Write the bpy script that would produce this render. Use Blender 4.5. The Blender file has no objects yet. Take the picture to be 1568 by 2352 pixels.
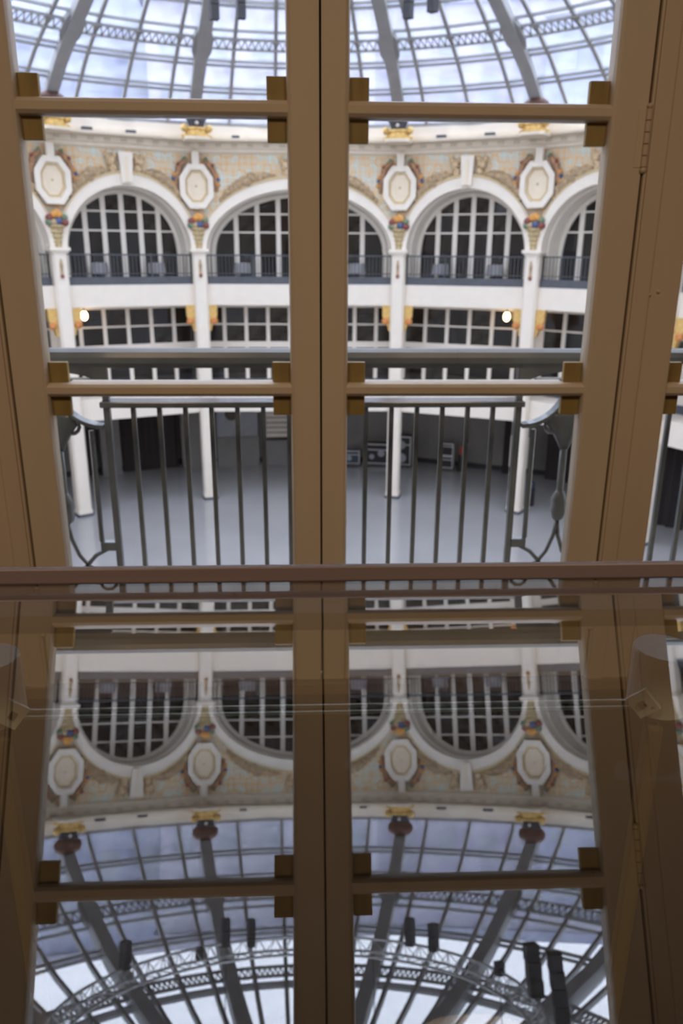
import bpy, math, random
from mathutils import Vector, Matrix
random.seed(7)
D2R = math.pi / 180
scene = bpy.context.scene
COL = scene.collection
E = 1.14                       # eye height above the room floor; all z below are measured from the eye
# ------------------------------------------------------------------ camera
CAM_F, CAM_PITCH, CAM_ROLL, CAM_YAW = 1800.8, 18.1389 * D2R, 0.3286 * D2R, 2.3864 * D2R
cam_data = bpy.data.cameras.new('camera'); cam = bpy.data.objects.new('camera', cam_data); COL.objects.link(cam)
fw = Vector((math.sin(CAM_YAW) * math.cos(CAM_PITCH), math.cos(CAM_YAW) * math.cos(CAM_PITCH), -math.sin(CAM_PITCH)))
r0 = Vector((math.cos(CAM_YAW), -math.sin(CAM_YAW), 0)); u0 = r0.cross(fw)
rt = r0 * math.cos(CAM_ROLL) + u0 * math.sin(CAM_ROLL); up = u0 * math.cos(CAM_ROLL) - r0 * math.sin(CAM_ROLL)
cam.matrix_world = Matrix(((rt.x, up.x, -fw.x, 0), (rt.y, up.y, -fw.y, 0), (rt.z, up.z, -fw.z, E), (0, 0, 0, 1)))
cam_data.sensor_fit = 'VERTICAL'; cam_data.sensor_height = 36.0; cam_data.sensor_width = 24.0
cam_data.lens = CAM_F / 2352 * 36.0
cam_data.clip_start = 0.01; cam_data.clip_end = 400
cam_data.dof.use_dof = True; cam_data.dof.focus_distance = 0.75; cam_data.dof.aperture_fstop = 9.0
scene.camera = cam
# ------------------------------------------------------------------ world and light
world = bpy.data.worlds.new('overcast_sky'); scene.world = world; world.use_nodes = True
wn = world.node_tree.nodes; wl = world.node_tree.links
bg = wn['Background']; bg.inputs['Strength'].default_value = 5.5; bg.inputs['Color'].default_value = (0.84, 0.885, 1.0, 1)
scene.view_settings.view_transform = 'Standard'; scene.view_settings.look = 'None'
scene.view_settings.gamma = 1.0; scene.view_settings.use_curve_mapping = False
scene.view_settings.exposure = 0.0
scene.cycles.max_bounces = 10; scene.cycles.diffuse_bounces = 4; scene.cycles.glossy_bounces = 5
scene.cycles.transmission_bounces = 6; scene.cycles.transparent_max_bounces = 24
scene.cycles.caustics_reflective = False; scene.cycles.caustics_refractive = False
scene.cycles.sample_clamp_indirect = 6.0

def lamp(name, kind, loc, power, color, size=0.3, rot=(0, 0, 0)):
    d = bpy.data.lights.new(name, kind); d.energy = power; d.color = color
    if kind == 'AREA': d.shape = 'DISK'; d.size = size
    else: d.shadow_soft_size = size
    o = bpy.data.objects.new(name, d); COL.objects.link(o)
    o.location = (loc[0], loc[1], loc[2] + E); o.rotation_euler = rot
    return o
# warm ceiling lamps of the room the photograph is taken from (behind and beside the camera)
lamp('room_ceiling_lamp', 'AREA', (0.9, -0.9, 1.72), 28, (1.0, 0.72, 0.47), 0.7)
lamp('room_ceiling_lamp', 'AREA', (-1.1, -0.6, 1.72), 24, (1.0, 0.72, 0.47), 0.7)

# ------------------------------------------------------------------ materials
MATS = {}
def mat(name, col, rough=0.55, metal=0.0, var=0.07, scale=6.0, bump=0.0, spec=0.5, stretch=None):
    if name in MATS: return MATS[name]
    m = bpy.data.materials.new(name); m.use_nodes = True
    nt = m.node_tree; b = nt.nodes['Principled BSDF']
    b.inputs['Roughness'].default_value = rough; b.inputs['Metallic'].default_value = metal
    b.inputs['Specular IOR Level'].default_value = spec
    tc = nt.nodes.new('ShaderNodeTexCoord'); mp = nt.nodes.new('ShaderNodeMapping')
    if stretch: mp.inputs['Scale'].default_value = stretch
    nt.links.new(tc.outputs['Object'], mp.inputs['Vector'])
    nz = nt.nodes.new('ShaderNodeTexNoise'); nz.inputs['Scale'].default_value = scale; nz.inputs['Detail'].default_value = 5
    nt.links.new(mp.outputs['Vector'], nz.inputs['Vector'])
    rp = nt.nodes.new('ShaderNodeValToRGB')
    rp.color_ramp.elements[0].position = 0.3; rp.color_ramp.elements[1].position = 0.7
    rp.color_ramp.elements[0].color = tuple(max(0, c * (1 - var)) for c in col) + (1,)
    rp.color_ramp.elements[1].color = tuple(min(1, c * (1 + var)) for c in col) + (1,)
    nt.links.new(nz.outputs['Fac'], rp.inputs['Fac']); nt.links.new(rp.outputs['Color'], b.inputs['Base Color'])
    if bump:
        bp = nt.nodes.new('ShaderNodeBump'); bp.inputs['Strength'].default_value = bump; bp.inputs['Distance'].default_value = 0.02
        nt.links.new(nz.outputs['Fac'], bp.inputs['Height']); nt.links.new(bp.outputs['Normal'], b.inputs['Normal'])
    MATS[name] = m; return m

def glass(name, tint, ior=1.5, double=False, rough=0.0, frost=0.0, frost_col=(0.8, 0.85, 0.95), wav=0.0, mirror=1.0):
    """clear sheet glass: see-through, with the mirror image that grows towards grazing angles"""
    m = bpy.data.materials.new(name); m.use_nodes = True; nt = m.node_tree; nt.nodes.clear()
    out = nt.nodes.new('ShaderNodeOutputMaterial'); tr = nt.nodes.new('ShaderNodeBsdfTransparent'); tr.inputs['Color'].default_value = tint + (1,)
    gl = nt.nodes.new('ShaderNodeBsdfGlossy'); gl.inputs['Roughness'].default_value = rough
    f0 = ((ior - 1) / (ior + 1)) ** 2               # Schlick's law from the angle between view and sheet, the same from both sides
    ge = nt.nodes.new('ShaderNodeNewGeometry'); dt = nt.nodes.new('ShaderNodeVectorMath'); dt.operation = 'DOT_PRODUCT'
    nt.links.new(ge.outputs['Incoming'], dt.inputs[0]); nt.links.new(ge.outputs['Normal'], dt.inputs[1])
    def mth(op, a, b=None):
        k = nt.nodes.new('ShaderNodeMath'); k.operation = op
        for q, v in enumerate((a, b)):
            if v is None: continue
            if isinstance(v, (int, float)): k.inputs[q].default_value = v
            else: nt.links.new(v, k.inputs[q])
        return k.outputs[0]
    fac = mth('ADD', mth('MULTIPLY', mth('POWER', mth('SUBTRACT', 1.0, mth('ABSOLUTE', dt.outputs['Value'])), 5.0), 1 - f0), f0)
    if mirror != 1.0: fac = mth('MULTIPLY', fac, mirror)
    if double:                                   # both faces of the sheet mirror: 2F / (1 + F)
        a = nt.nodes.new('ShaderNodeMath'); a.operation = 'MULTIPLY'; a.inputs[1].default_value = 2.0; nt.links.new(fac, a.inputs[0])
        c = nt.nodes.new('ShaderNodeMath'); c.operation = 'ADD'; c.inputs[1].default_value = 1.0; nt.links.new(fac, c.inputs[0])
        d = nt.nodes.new('ShaderNodeMath'); d.operation = 'DIVIDE'; nt.links.new(a.outputs[0], d.inputs[0]); nt.links.new(c.outputs[0], d.inputs[1])
        fac = d.outputs[0]
    if wav:
        nz = nt.nodes.new('ShaderNodeTexNoise'); nz.inputs['Scale'].default_value = 3.0
        bp = nt.nodes.new('ShaderNodeBump'); bp.inputs['Strength'].default_value = wav; bp.inputs['Distance'].default_value = 0.01
        nt.links.new(nz.outputs['Fac'], bp.inputs['Height']); nt.links.new(bp.outputs['Normal'], gl.inputs['Normal'])
    base = tr.outputs[0]
    if frost:
        df = nt.nodes.new('ShaderNodeBsdfTranslucent'); df.inputs['Color'].default_value = frost_col + (1,)
        nz = nt.nodes.new('ShaderNodeTexNoise'); nz.inputs['Scale'].default_value = 1.3; nz.inputs['Detail'].default_value = 4
        mr = nt.nodes.new('ShaderNodeMapRange'); mr.inputs['From Min'].default_value = 0.3; mr.inputs['From Max'].default_value = 0.7
        mr.inputs['To Min'].default_value = frost * 0.4; mr.inputs['To Max'].default_value = frost * 1.6
        nt.links.new(nz.outputs['Fac'], mr.inputs['Value'])
        mx = nt.nodes.new('ShaderNodeMixShader'); nt.links.new(mr.outputs[0], mx.inputs['Fac'])
        nt.links.new(tr.outputs[0], mx.inputs[1]); nt.links.new(df.outputs[0], mx.inputs[2]); base = mx.outputs[0]
    mix = nt.nodes.new('ShaderNodeMixShader'); nt.links.new(fac, mix.inputs['Fac'])
    nt.links.new(base, mix.inputs[1]); nt.links.new(gl.outputs[0], mix.inputs[2]); nt.links.new(mix.outputs[0], out.inputs['Surface'])
    MATS[name] = m; return m

def glow(name, col, strength):
    m = bpy.data.materials.new(name); m.use_nodes = True; nt = m.node_tree; nt.nodes.clear()
    out = nt.nodes.new('ShaderNodeOutputMaterial'); e = nt.nodes.new('ShaderNodeEmission')
    e.inputs['Color'].default_value = col + (1,); e.inputs['Strength'].default_value = strength
    nt.links.new(e.outputs[0], out.inputs['Surface']); MATS[name] = m; return m

def mosaic(name):
    m = bpy.data.materials.new(name); m.use_nodes = True; nt = m.node_tree; b = nt.nodes['Principled BSDF']
    b.inputs['Roughness'].default_value = 0.6
    tc = nt.nodes.new('ShaderNodeTexCoord'); mp = nt.nodes.new('ShaderNodeMapping'); mp.inputs['Rotation'].default_value = (0, math.pi / 4, 0); mp.inputs['Location'].default_value = (0.03, 0.07, 0.02)
    nt.links.new(tc.outputs['Object'], mp.inputs['Vector'])
    ck = nt.nodes.new('ShaderNodeTexChecker'); ck.inputs['Scale'].default_value = 6.5
    nt.links.new(mp.outputs['Vector'], ck.inputs['Vector'])
    vo = nt.nodes.new('ShaderNodeTexVoronoi'); vo.inputs['Scale'].default_value = 6.5; vo.inputs['Randomness'].default_value = 0.0; nt.links.new(mp.outputs['Vector'], vo.inputs['Vector'])
    rp = nt.nodes.new('ShaderNodeValToRGB'); rp.color_ramp.interpolation = 'CONSTANT'
    el = rp.color_ramp.elements; el[0].color = (0.76, 0.50, 0.26, 1); el[1].position = 0.45; el[1].color = (0.64, 0.72, 0.67, 1)
    e = el.new(0.75); e.color = (0.78, 0.58, 0.33, 1)
    sp = nt.nodes.new('ShaderNodeSeparateColor'); nt.links.new(vo.outputs['Color'], sp.inputs[0]); nt.links.new(sp.outputs[0], rp.inputs['Fac'])
    nt.links.new(rp.outputs['Color'], ck.inputs['Color1']); ck.inputs['Color2'].default_value = (0.70, 0.62, 0.48, 1)
    nt.links.new(ck.outputs['Color'], b.inputs['Base Color']); MATS[name] = m; return m

door_paint = mat('door_paint', (0.70, 0.60, 0.47), 0.42, var=0.05, scale=5, bump=0.02, stretch=(1, 1, 0.12))
jamb_paint = mat('jamb_paint', (0.66, 0.55, 0.43), 0.45, var=0.05, scale=5, bump=0.03, stretch=(1, 1, 0.12))
gap_dark = mat('gap_dark', (0.10, 0.06, 0.035), 0.8)
block_mat = mat('olive_block', (0.42, 0.30, 0.11), 0.5, var=0.14, scale=30, stretch=(1, 1, 0.2))
room_wall = mat('room_wall', (0.34, 0.27, 0.21), 0.7, var=0.05, scale=2)
room_floor = mat('room_floor', (0.028, 0.018, 0.013), 0.8, var=0.2, scale=4, spec=0.06, stretch=(6, 0.6, 1))
bronze = mat('bronze_frame', (0.125, 0.092, 0.095), 0.45, metal=0.0, var=0.10, scale=40, bump=0.05, stretch=(0.06, 1, 1))
steel = mat('brushed_steel', (0.80, 0.80, 0.78), 0.4, metal=0.0, var=0.06, scale=40)
table_wood = mat('table_wood', (0.22, 0.14, 0.08), 0.45, var=0.2, scale=12, stretch=(1, 1, 0.1))
top_glass = glass('table_glass', (0.84, 0.87, 0.84), 2.05, double=True)
edge_glass = glass('table_glass_edge', (0.95, 0.98, 0.96), 1.02, mirror=0.05)
shelf_glass = glass('shelf_glass', (0.93, 0.96, 0.94), 1.06, mirror=0.15)
shelf_edge = mat('shelf_glass_edge', (0.88, 0.90, 0.88), 0.3)
shelf_rim = glass('shelf_glass_rim', (0.80, 0.88, 0.84), 1.06)
door_glass = glass('door_glass', (0.975, 0.98, 0.975), 1.45)
dome_glass = glass('dome_glass', (0.88, 0.91, 0.97), 1.4, frost=0.12)
win_glass = glass('window_glass', (0.72, 0.74, 0.76), 1.42, wav=0.5)
win_glass_b = glass('window_glass_milky', (0.66, 0.68, 0.70), 1.42, wav=0.5, frost=0.30, frost_col=(0.75, 0.74, 0.72))
win_glass_c = glass('window_glass_blue', (0.55, 0.62, 0.72), 1.5, wav=0.8, frost=0.08)
WG = [win_glass, win_glass, win_glass_b, win_glass_c]; wrand = random.Random(3)
rail_paint = mat('rail_paint', (0.165, 0.185, 0.195), 0.16, var=0.08, scale=20)
handrail_paint = mat('handrail_paint', (0.215, 0.23, 0.24), 0.28, var=0.08, scale=12)
plaster = mat('white_plaster', (0.84, 0.765, 0.67), 0.55, var=0.03, scale=3)
plaster_cream = mat('cream_plaster', (0.79, 0.70, 0.575), 0.6, var=0.04, scale=5)
soffit_paint = mat('soffit_plaster', (0.82, 0.765, 0.68), 0.65, var=0.04, scale=3)
med_face = mat('medallion_face', (0.82, 0.70, 0.54), 0.6, var=0.04)
med_gold = mat('medallion_gold', (0.62, 0.48, 0.26), 0.5)
gilt = mat('gilt', (0.72, 0.47, 0.16), 0.4, metal=0.25, var=0.25, scale=9, bump=0.3)
gold_brown = mat('gold_brown', (0.42, 0.30, 0.18), 0.6, var=0.35, scale=8, bump=0.5)
garland_mat = mat('garland_brown', (0.36, 0.20, 0.11), 0.7, var=0.45, scale=9, bump=0.5)
leaf_green = mat('leaf_green', (0.17, 0.24, 0.15), 0.6, var=0.3)
fruit_orange = mat('fruit_orange', (0.70, 0.33, 0.08), 0.6)
fruit_blue = mat('fruit_blue', (0.08, 0.11, 0.24), 0.6)
fruit_red = mat('fruit_red', (0.24, 0.07, 0.06), 0.6)
basket_mat = mat('basket_straw', (0.48, 0.37, 0.20), 0.65, var=0.3, scale=14, bump=0.4)
urn_dark = mat('urn_dark', (0.045, 0.045, 0.06), 0.25)
urn_red = mat('urn_red', (0.13, 0.06, 0.045), 0.5, var=0.3, scale=6)
mos = mosaic('mosaic')
frame_white = mat('window_frame_white', (0.82, 0.76, 0.68), 0.5, var=0.03)
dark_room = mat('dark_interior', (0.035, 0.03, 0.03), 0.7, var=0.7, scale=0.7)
dark_metal = mat('dark_railing', (0.070, 0.075, 0.085), 0.5, var=0.1)
kerb_mat = mat('kerb_slate', (0.085, 0.092, 0.11), 0.55, var=0.12, scale=3)
ground_gray = mat('ground_wall_gray', (0.24, 0.23, 0.225), 0.6, var=0.06, scale=1.2)
concrete = mat('polished_concrete', (0.35, 0.345, 0.355), 0.14, var=0.05, scale=0.6)
rib_gray = mat('rib_gray', (0.34, 0.345, 0.355), 0.5, var=0.08, scale=2)
alu = mat('truss_aluminium', (0.55, 0.55, 0.56), 0.35, metal=0.7, var=0.1)
black = mat('black_case', (0.02, 0.02, 0.025), 0.5, var=0.2, scale=6)
curtain = mat('black_curtain', (0.03, 0.026, 0.028), 0.85, var=0.4, scale=3, stretch=(6, 6, 0.1))
navy = mat('navy_case', (0.03, 0.06, 0.10), 0.5)
sticker = mat('grey_sticker', (0.35, 0.36, 0.40), 0.5)
cloth = mat('grey_cloth', (0.36, 0.36, 0.38), 0.8)
red_paint = mat('red_paint', (0.45, 0.08, 0.05), 0.5)
roof_mat = mat('roof_membrane', (0.17, 0.175, 0.215), 0.8, var=0.2, scale=0.5)
bld = [mat('facade_%s' % n, c, 0.8, var=0.25, scale=0.5, stretch=(1, 1, 0.25)) for n, c in
       (('lavender', (0.25, 0.24, 0.335)), ('blue', (0.205, 0.225, 0.335)), ('grey', (0.26, 0.25, 0.32)))]
bld_win = mat('facade_window', (0.18, 0.20, 0.26), 0.3)
bulb_glow = glow('warm_bulb', (1.0, 0.68, 0.36), 9.0)

# ------------------------------------------------------------------ mesh helpers
class MB:
    def __init__(s): s.v = []; s.f = []; s.mi = []
    def add(s, vs, fs, mi=0):
        o = len(s.v); s.v += [tuple(p) for p in vs]; s.f += [tuple(i + o for i in f) for f in fs]; s.mi += [mi] * len(fs); return s
    def box(s, x0, x1, y0, y1, z0, z1, M=None, mi=0):
        vs = [Vector((x, y, z)) for z in (z0, z1) for y in (y0, y1) for x in (x0, x1)]
        if M is not None: vs = [M @ v for v in vs]
        return s.add(vs, [(0, 2, 3, 1), (4, 5, 7, 6), (0, 1, 5, 4), (2, 6, 7, 3), (0, 4, 6, 2), (1, 3, 7, 5)], mi)
    def cbox(s, x0, x1, y0, y1, z0, z1, c):
        """box with its four vertical edges chamfered"""
        poly = [(x0 + c, y0), (x1 - c, y0), (x1, y0 + c), (x1, y1 - c), (x1 - c, y1), (x0 + c, y1), (x0, y1 - c), (x0, y0 + c)]
        n = 8; vs = [(x, y, z0) for x, y in poly] + [(x, y, z1) for x, y in poly]
        return s.add(vs, [tuple(reversed(range(n))), tuple(range(n, 2 * n))] + [(i, (i + 1) % n, n + (i + 1) % n, n + i) for i in range(n)])
    def prism(s, poly, y0, y1):
        """polygon in x,z extruded along y (polygon counter-clockwise seen from -y)"""
        n = len(poly); vs = [(x, y0, z) for x, z in poly] + [(x, y1, z) for x, z in poly]
        return s.add(vs, [tuple(range(n)), tuple(reversed(range(n, 2 * n)))] + [(i, n + i, n + (i + 1) % n, (i + 1) % n) for i in range(n)])
    def band(s, a, b, y0, y1):
        """solid between two x,z curves a (outer) and b (inner) of equal length, extruded along y"""
        n = len(a); vs = [(x, y0, z) for x, z in a] + [(x, y0, z) for x, z in b] + [(x, y1, z) for x, z in a] + [(x, y1, z) for x, z in b]
        fs = []
        for i in range(n - 1):
            A, B, C_, D = i, n + i, 2 * n + i, 3 * n + i
            fs += [(A, B, B + 1, A + 1), (C_, C_ + 1, D + 1, D), (A, A + 1, C_ + 1, C_), (B, D, D + 1, B + 1)]
        fs += [(0, 2 * n, 3 * n, n), (n - 1, 2 * n - 1, 4 * n - 1, 3 * n - 1)]
        return s.add(vs, fs)
    def tube(s, pts, r, n=6, closed=False, flat=1.0):
        pts = [Vector(p) for p in pts]; m = len(pts); rings = []; ref = None
        for i, p in enumerate(pts):
            a = pts[(i - 1) % m] if (closed or i > 0) else p; b = pts[(i + 1) % m] if (closed or i < m - 1) else p
            t = (b - a).normalized()
            if ref is None: ref = Vector((0, 1, 0)) if abs(t.y) < 0.9 else Vector((1, 0, 0))
            x = (ref - t * ref.dot(t)).normalized(); ref = x; y = t.cross(x)
            rr = r[i] if isinstance(r, (list, tuple)) else r
            rings.append([p + (x * math.cos(2 * math.pi * (k + .5) / n) * flat + y * math.sin(2 * math.pi * (k + .5) / n)) * rr for k in range(n)])
        vs = [v for ring in rings for v in ring]; fs = []
        for i in range(m if closed else m - 1):
            j = (i + 1) % m
            fs += [(i * n + k, i * n + (k + 1) % n, j * n + (k + 1) % n, j * n + k) for k in range(n)]
        if not closed: fs += [tuple(reversed(range(n))), tuple((m - 1) * n + k for k in range(n))]
        return s.add(vs, fs)
    def lathe(s, prof, n=16, c=(0, 0, 0), sy=1.0):
        vs = []; fs = []; m = len(prof)
        for r, z in prof:
            vs += [(c[0] + r * math.cos(2 * math.pi * k / n), c[1] + sy * r * math.sin(2 * math.pi * k / n), c[2] + z) for k in range(n)]
        for i in range(m - 1):
            fs += [(i * n + k, i * n + (k + 1) % n, (i + 1) * n + (k + 1) % n, (i + 1) * n + k) for k in range(n)]
        fs += [tuple(reversed(range(n))), tuple((m - 1) * n + k for k in range(n))]
        return s.add(vs, fs)
    def ball(s, c, r, n=10, m=6, squash=(1, 1, 1)):
        vs = [(c[0], c[1], c[2] - r * squash[2])]
        for i in range(1, m):
            th = math.pi * i / m
            vs += [(c[0] + r * squash[0] * math.sin(th) * math.cos(2 * math.pi * k / n), c[1] + r * squash[1] * math.sin(th) * math.sin(2 * math.pi * k / n), c[2] - r * squash[2] * math.cos(th)) for k in range(n)]
        vs.append((c[0], c[1], c[2] + r * squash[2])); fs = []; L = len(vs) - 1
        for k in range(n):
            fs.append((0, 1 + (k + 1) % n, 1 + k)); fs.append((L, L - n + k, L - n + (k + 1) % n))
            for i in range(m - 2):
                a = 1 + i * n; fs.append((a + k, a + (k + 1) % n, a + n + (k + 1) % n, a + n + k))
        return s.add(vs, fs)
    def mesh(s, name, mats, smooth=False):
        me = bpy.data.meshes.new(name); me.from_pydata(s.v, [], s.f)
        for m in (mats if isinstance(mats, (list, tuple)) else [mats]): me.materials.append(m)
        for p, i in zip(me.polygons, s.mi): p.material_index = i; p.use_smooth = smooth
        me.update(); return me
    def build(s, name, mats, parent=None, loc=(0, 0, 0), rz=0.0, smooth=False, bevel=0.0):
        return inst(name, s.mesh(name, mats, smooth), parent, loc, rz, bevel)

def inst(name, me, parent=None, loc=(0, 0, 0), rz=0.0, bevel=0.0):
    o = bpy.data.objects.new(name, me); COL.objects.link(o)
    if parent is not None: o.parent = parent; o.location = loc
    else: o.location = (loc[0], loc[1], loc[2] + E)
    o.rotation_euler = (0, 0, rz)
    if bevel:
        b = o.modifiers.new('bevel', 'BEVEL'); b.width = bevel; b.segments = 2; b.limit_method = 'ANGLE'
    return o
def tag(o, label=None, cat=None, group=None, kind=None):
    if label: o['label'] = label
    if cat: o['category'] = cat
    if group: o['group'] = group
    if kind: o['kind'] = kind
    return o
def thing(name, label, cat, loc=(0, 0, 0), rz=0.0, group=None, kind=None):
    return tag(inst(name, None, None, loc, rz), label, cat, group, kind)
def struct(o, label=None):
    o['kind'] = 'structure'
    if label: o['label'] = label
    return o

# ================================================================== THE ROOM
DY = 1.9                                   # room-side face of the door leaves
FLOOR_Z = -E
b = MB().box(-3.2, 3.2, -3.2, 1.98, FLOOR_Z - 0.1, FLOOR_Z); struct(b.build('floor', room_floor), 'dark brown floor of the room below the glass table')
b = MB().box(-3.2, 3.2, -3.2, 1.9, 1.75, 1.85); struct(b.build('ceiling', room_wall))
b = MB().box(-3.3, -3.2, -3.2, 1.9, FLOOR_Z, 1.75); struct(b.build('wall_left', room_wall))
b = MB().box(3.2, 3.3, -3.2, 1.9, FLOOR_Z, 1.75); struct(b.build('wall_right', room_wall))
b = MB().box(-3.3, 3.3, -3.3, -3.2, FLOOR_Z, 1.75); struct(b.build('wall_back', room_wall))
# front wall with the opening for the doors and side lights
OP0, OP1, OPT = -1.55, 1.60, 1.20
b = MB()
b.box(-4.3, OP0, 1.90, 2.06, -9.2, 3.9); b.box(OP1, 4.3, 1.90, 2.06, -9.2, 3.9)
b.box(OP0, OP1, 1.90, 2.06, OPT, 3.9); b.box(OP0, OP1, 1.98, 2.06, -9.2, FLOOR_Z - 0.02)
struct(b.build('wall_front', jamb_paint), 'wall around the tall glazed double door')

XA, XB, XG, XC, XD = -0.6264, -0.0458, 0.0283, 0.0922, 0.6726
XHL, XHR, XJ = -0.708, 0.756, 0.879
ZM = [(0.286, 0.323), (-0.330, -0.296)]    # the two cross bars seen in each leaf
ZTOP, ZBOT = 0.93, -0.88                   # top and bottom edge of the glazed part
LEAF_T, LEAF_B = 1.12, -1.105
def muntin(parent, x0, x1, z0, z1, y0=DY + 0.004):
    h = (z1 - z0); zc = (z0 + z1) / 2
    prof = [(y0 + 0.000, zc - h * 0.22), (y0 + 0.000, zc + h * 0.22), (y0 + 0.006, zc + h * 0.42), (y0 + 0.016, zc + h * 0.5), (y0 + 0.036, zc + h * 0.5),
            (y0 + 0.036, zc - h * 0.5), (y0 + 0.016, zc - h * 0.5), (y0 + 0.006, zc - h * 0.42)]
    n = len(prof); vs = []
    for i, (y, z) in enumerate(prof):
        k = 0.012 if y < y0 + 0.005 else 0.0           # the mitred run-out of the moulding into the stile
        vs.append((x0 - k, y, z))
    for y, z in prof:
        k = 0.012 if y < y0 + 0.005 else 0.0
        vs.append((x1 + k, y, z))
    fs = [(i, n + i, n + (i + 1) % n, (i + 1) % n) for i in range(n)] + [tuple(range(n)), tuple(reversed(range(n, 2 * n)))]
    return MB().add(vs, fs).build('muntin', door_paint, parent)
def stile(parent, x0, x1, z0, z1, inner):
    """upright with a small ovolo on its glass side (inner = -1: glass to the left, 1: to the right)"""
    e = 0.010
    if inner > 0: poly = [(x0, DY), (x1 - e, DY), (x1 - 0.003, DY + 0.004), (x1, DY + 0.012), (x1, DY + 0.045), (x0, DY + 0.045)]
    else: poly = [(x0, DY + 0.012), (x0 + 0.003, DY + 0.004), (x0 + e, DY), (x1, DY), (x1, DY + 0.045), (x0, DY + 0.045)]
    n = len(poly); vs = [(x, y, z0) for x, y in poly] + [(x, y, z1) for x, y in poly]
    return MB().add(vs, [tuple(reversed(range(n))), tuple(range(n, 2 * n))] + [(i, (i + 1) % n, n + (i + 1) % n, n + i) for i in range(n)]).build('stile', door_paint, parent)
def leaf(name, label, xs, x_out_l, x_out_r, blocks=True):
    d = struct(inst(name, None), label)
    x0, x1 = xs
    stile(d, x_out_l, x0, LEAF_B, LEAF_T, 1); stile(d, x1, x_out_r, LEAF_B, LEAF_T, -1)
    MB().box(x0, x1, DY, DY + 0.045, ZTOP, LEAF_T).build('top_rail', door_paint, d)
    MB().box(x0, x1, DY, DY + 0.045, LEAF_B, ZBOT).build('bottom_rail', door_paint, d)
    MB().box(x0 + 0.05, x1 - 0.05, DY - 0.008, DY - 0.001, LEAF_B + 0.04, ZBOT - 0.05).build('bottom_panel', door_paint, d, bevel=0.004)
    for z0, z1 in ZM:
        muntin(d, x0, x1, z0, z1)
        MB().box(x0 + 0.046, x1 - 0.046, DY + 0.041, DY + 0.062, z0 + 0.004, z1 + 0.0005).build('outer_bead', plaster, d)
    zz = [ZBOT, ZM[1][0], ZM[1][1], ZM[0][0], ZM[0][1], ZTOP]
    for k in range(3):
        MB().box(x0 + 0.0005, x1 - 0.0005, DY + 0.022, DY + 0.025, zz[2 * k] + 0.0005, zz[2 * k + 1] - 0.0005).build('glass_pane', door_glass, d)
    if blocks:
        for k in range(3):
            for zlo, zhi, at in ((zz[2 * k], zz[2 * k] + 0.048, 'b'), (zz[2 * k + 1] - 0.048, zz[2 * k + 1], 't')):
                if (k == 0 and at == 'b') or (k == 2 and at == 't'): continue
                for s in (0, 1):
                    bx0 = x0 - 0.004 if s == 0 else x1 - 0.044
                    MB().box(bx0, bx0 + 0.048, DY + 0.027, DY + 0.043, zlo, zhi).build('corner_block', block_mat, d, bevel=0.0015)
    return d
dl = leaf('door_1', 'left leaf of the glazed double door, cream paint with olive corner blocks', (XA, XB), XHL + 0.003, XG - 0.003)
dr = leaf('door_2', 'right leaf of the glazed double door, with a hinge on its outer edge', (XC, XD), XG + 0.002, XHR - 0.003)
# dark strip added behind the meeting gap, so the joint reads as a dark line
MB().box(XG - 0.02, XG + 0.02, DY + 0.0455, DY + 0.052, LEAF_B, LEAF_T).build('astragal', gap_dark, dl)
for xx_ in (XHL, XHR):
    MB().box(xx_ - 0.018, xx_ + 0.018, DY + 0.0455 if xx_ < 0 else DY + 0.0455, DY + 0.0585, LEAF_B, LEAF_T).build('door_stop', gap_dark, dl if xx_ < 0 else dr)  # dark strips added behind the hinge gaps to stop light leaking through
def hinge(parent, x, z0, z1):
    h = inst('hinge', None, parent, (x, DY - 0.004, 0)); n = 5; step = (z1 - z0) / n
    for k in range(n):
        MB().lathe([(0.0065, z0 + k * step + 0.001), (0.0065, z0 + (k + 1) * step - 0.001)], 10).build('knuckle', jamb_paint, h, smooth=False)
    MB().ball((0, 0, z0 - 0.006), 0.0075).build('pin_tip', jamb_paint, h, smooth=True)
    MB().ball((0, 0, z1 + 0.005), 0.0065).build('pin_tip', jamb_paint, h, smooth=True)
    MB().box(-0.022, 0.0, 0.0025, 0.0039, z0, z1).build('hinge_leaf', door_paint, h)
    MB().box(0.0, 0.022, 0.0025, 0.0039, z0, z1).build('hinge_leaf', jamb_paint, h)
hinge(dr, XHR, 0.192, 0.312); hinge(dr, XHR, -0.95, -0.83); hinge(dl, XHL, -0.95, -0.83); hinge(dl, XHL, 0.75, 0.87)
# jambs (moulded) between the door and the side lights
def jamb(name, x0, x1, label):
    m = 1 if x0 > 0 else -1
    j = struct(inst(name, None), label)
    MB().box(x0, x1, DY - 0.004, DY + 0.06, FLOOR_Z, OPT).build('jamb_post', jamb_paint, j, bevel=0.003)
    xa, xb = (x0 + 0.006, x0 + 0.046) if m > 0 else (x1 - 0.046, x1 - 0.006)
    MB().box(xa, xb, DY - 0.010, DY - 0.0045, FLOOR_Z, OPT).build('jamb_bead', jamb_paint, j, bevel=0.0045)
    return j
jr = jamb('trim_1', XHR + 0.0025, XJ - 0.0005, 'moulded post right of the door')
for zz, xx in ((-0.085, 0.806), (-0.078, 0.826)):
    MB().ball((xx, DY - 0.006, zz), 0.004, 8, 5).build('nail_head', jamb_paint, jr, smooth=True)
jamb('trim_2', 2 * XG - XJ - 0.02, XHL - 0.0025, 'moulded post left of the door')
for nm, z0, z1 in (('trim_3', LEAF_T + 0.003, OPT),):
    struct(MB().box(XHL - 0.002, XHR + 0.002, DY, DY + 0.05, z0, z1).build(nm, jamb_paint))
struct(MB().box(OP0, OP1, DY - 0.02, DY + 0.1, FLOOR_Z, FLOOR_Z + 0.03).build('trim_4', table_wood), 'wooden door sill')
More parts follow.
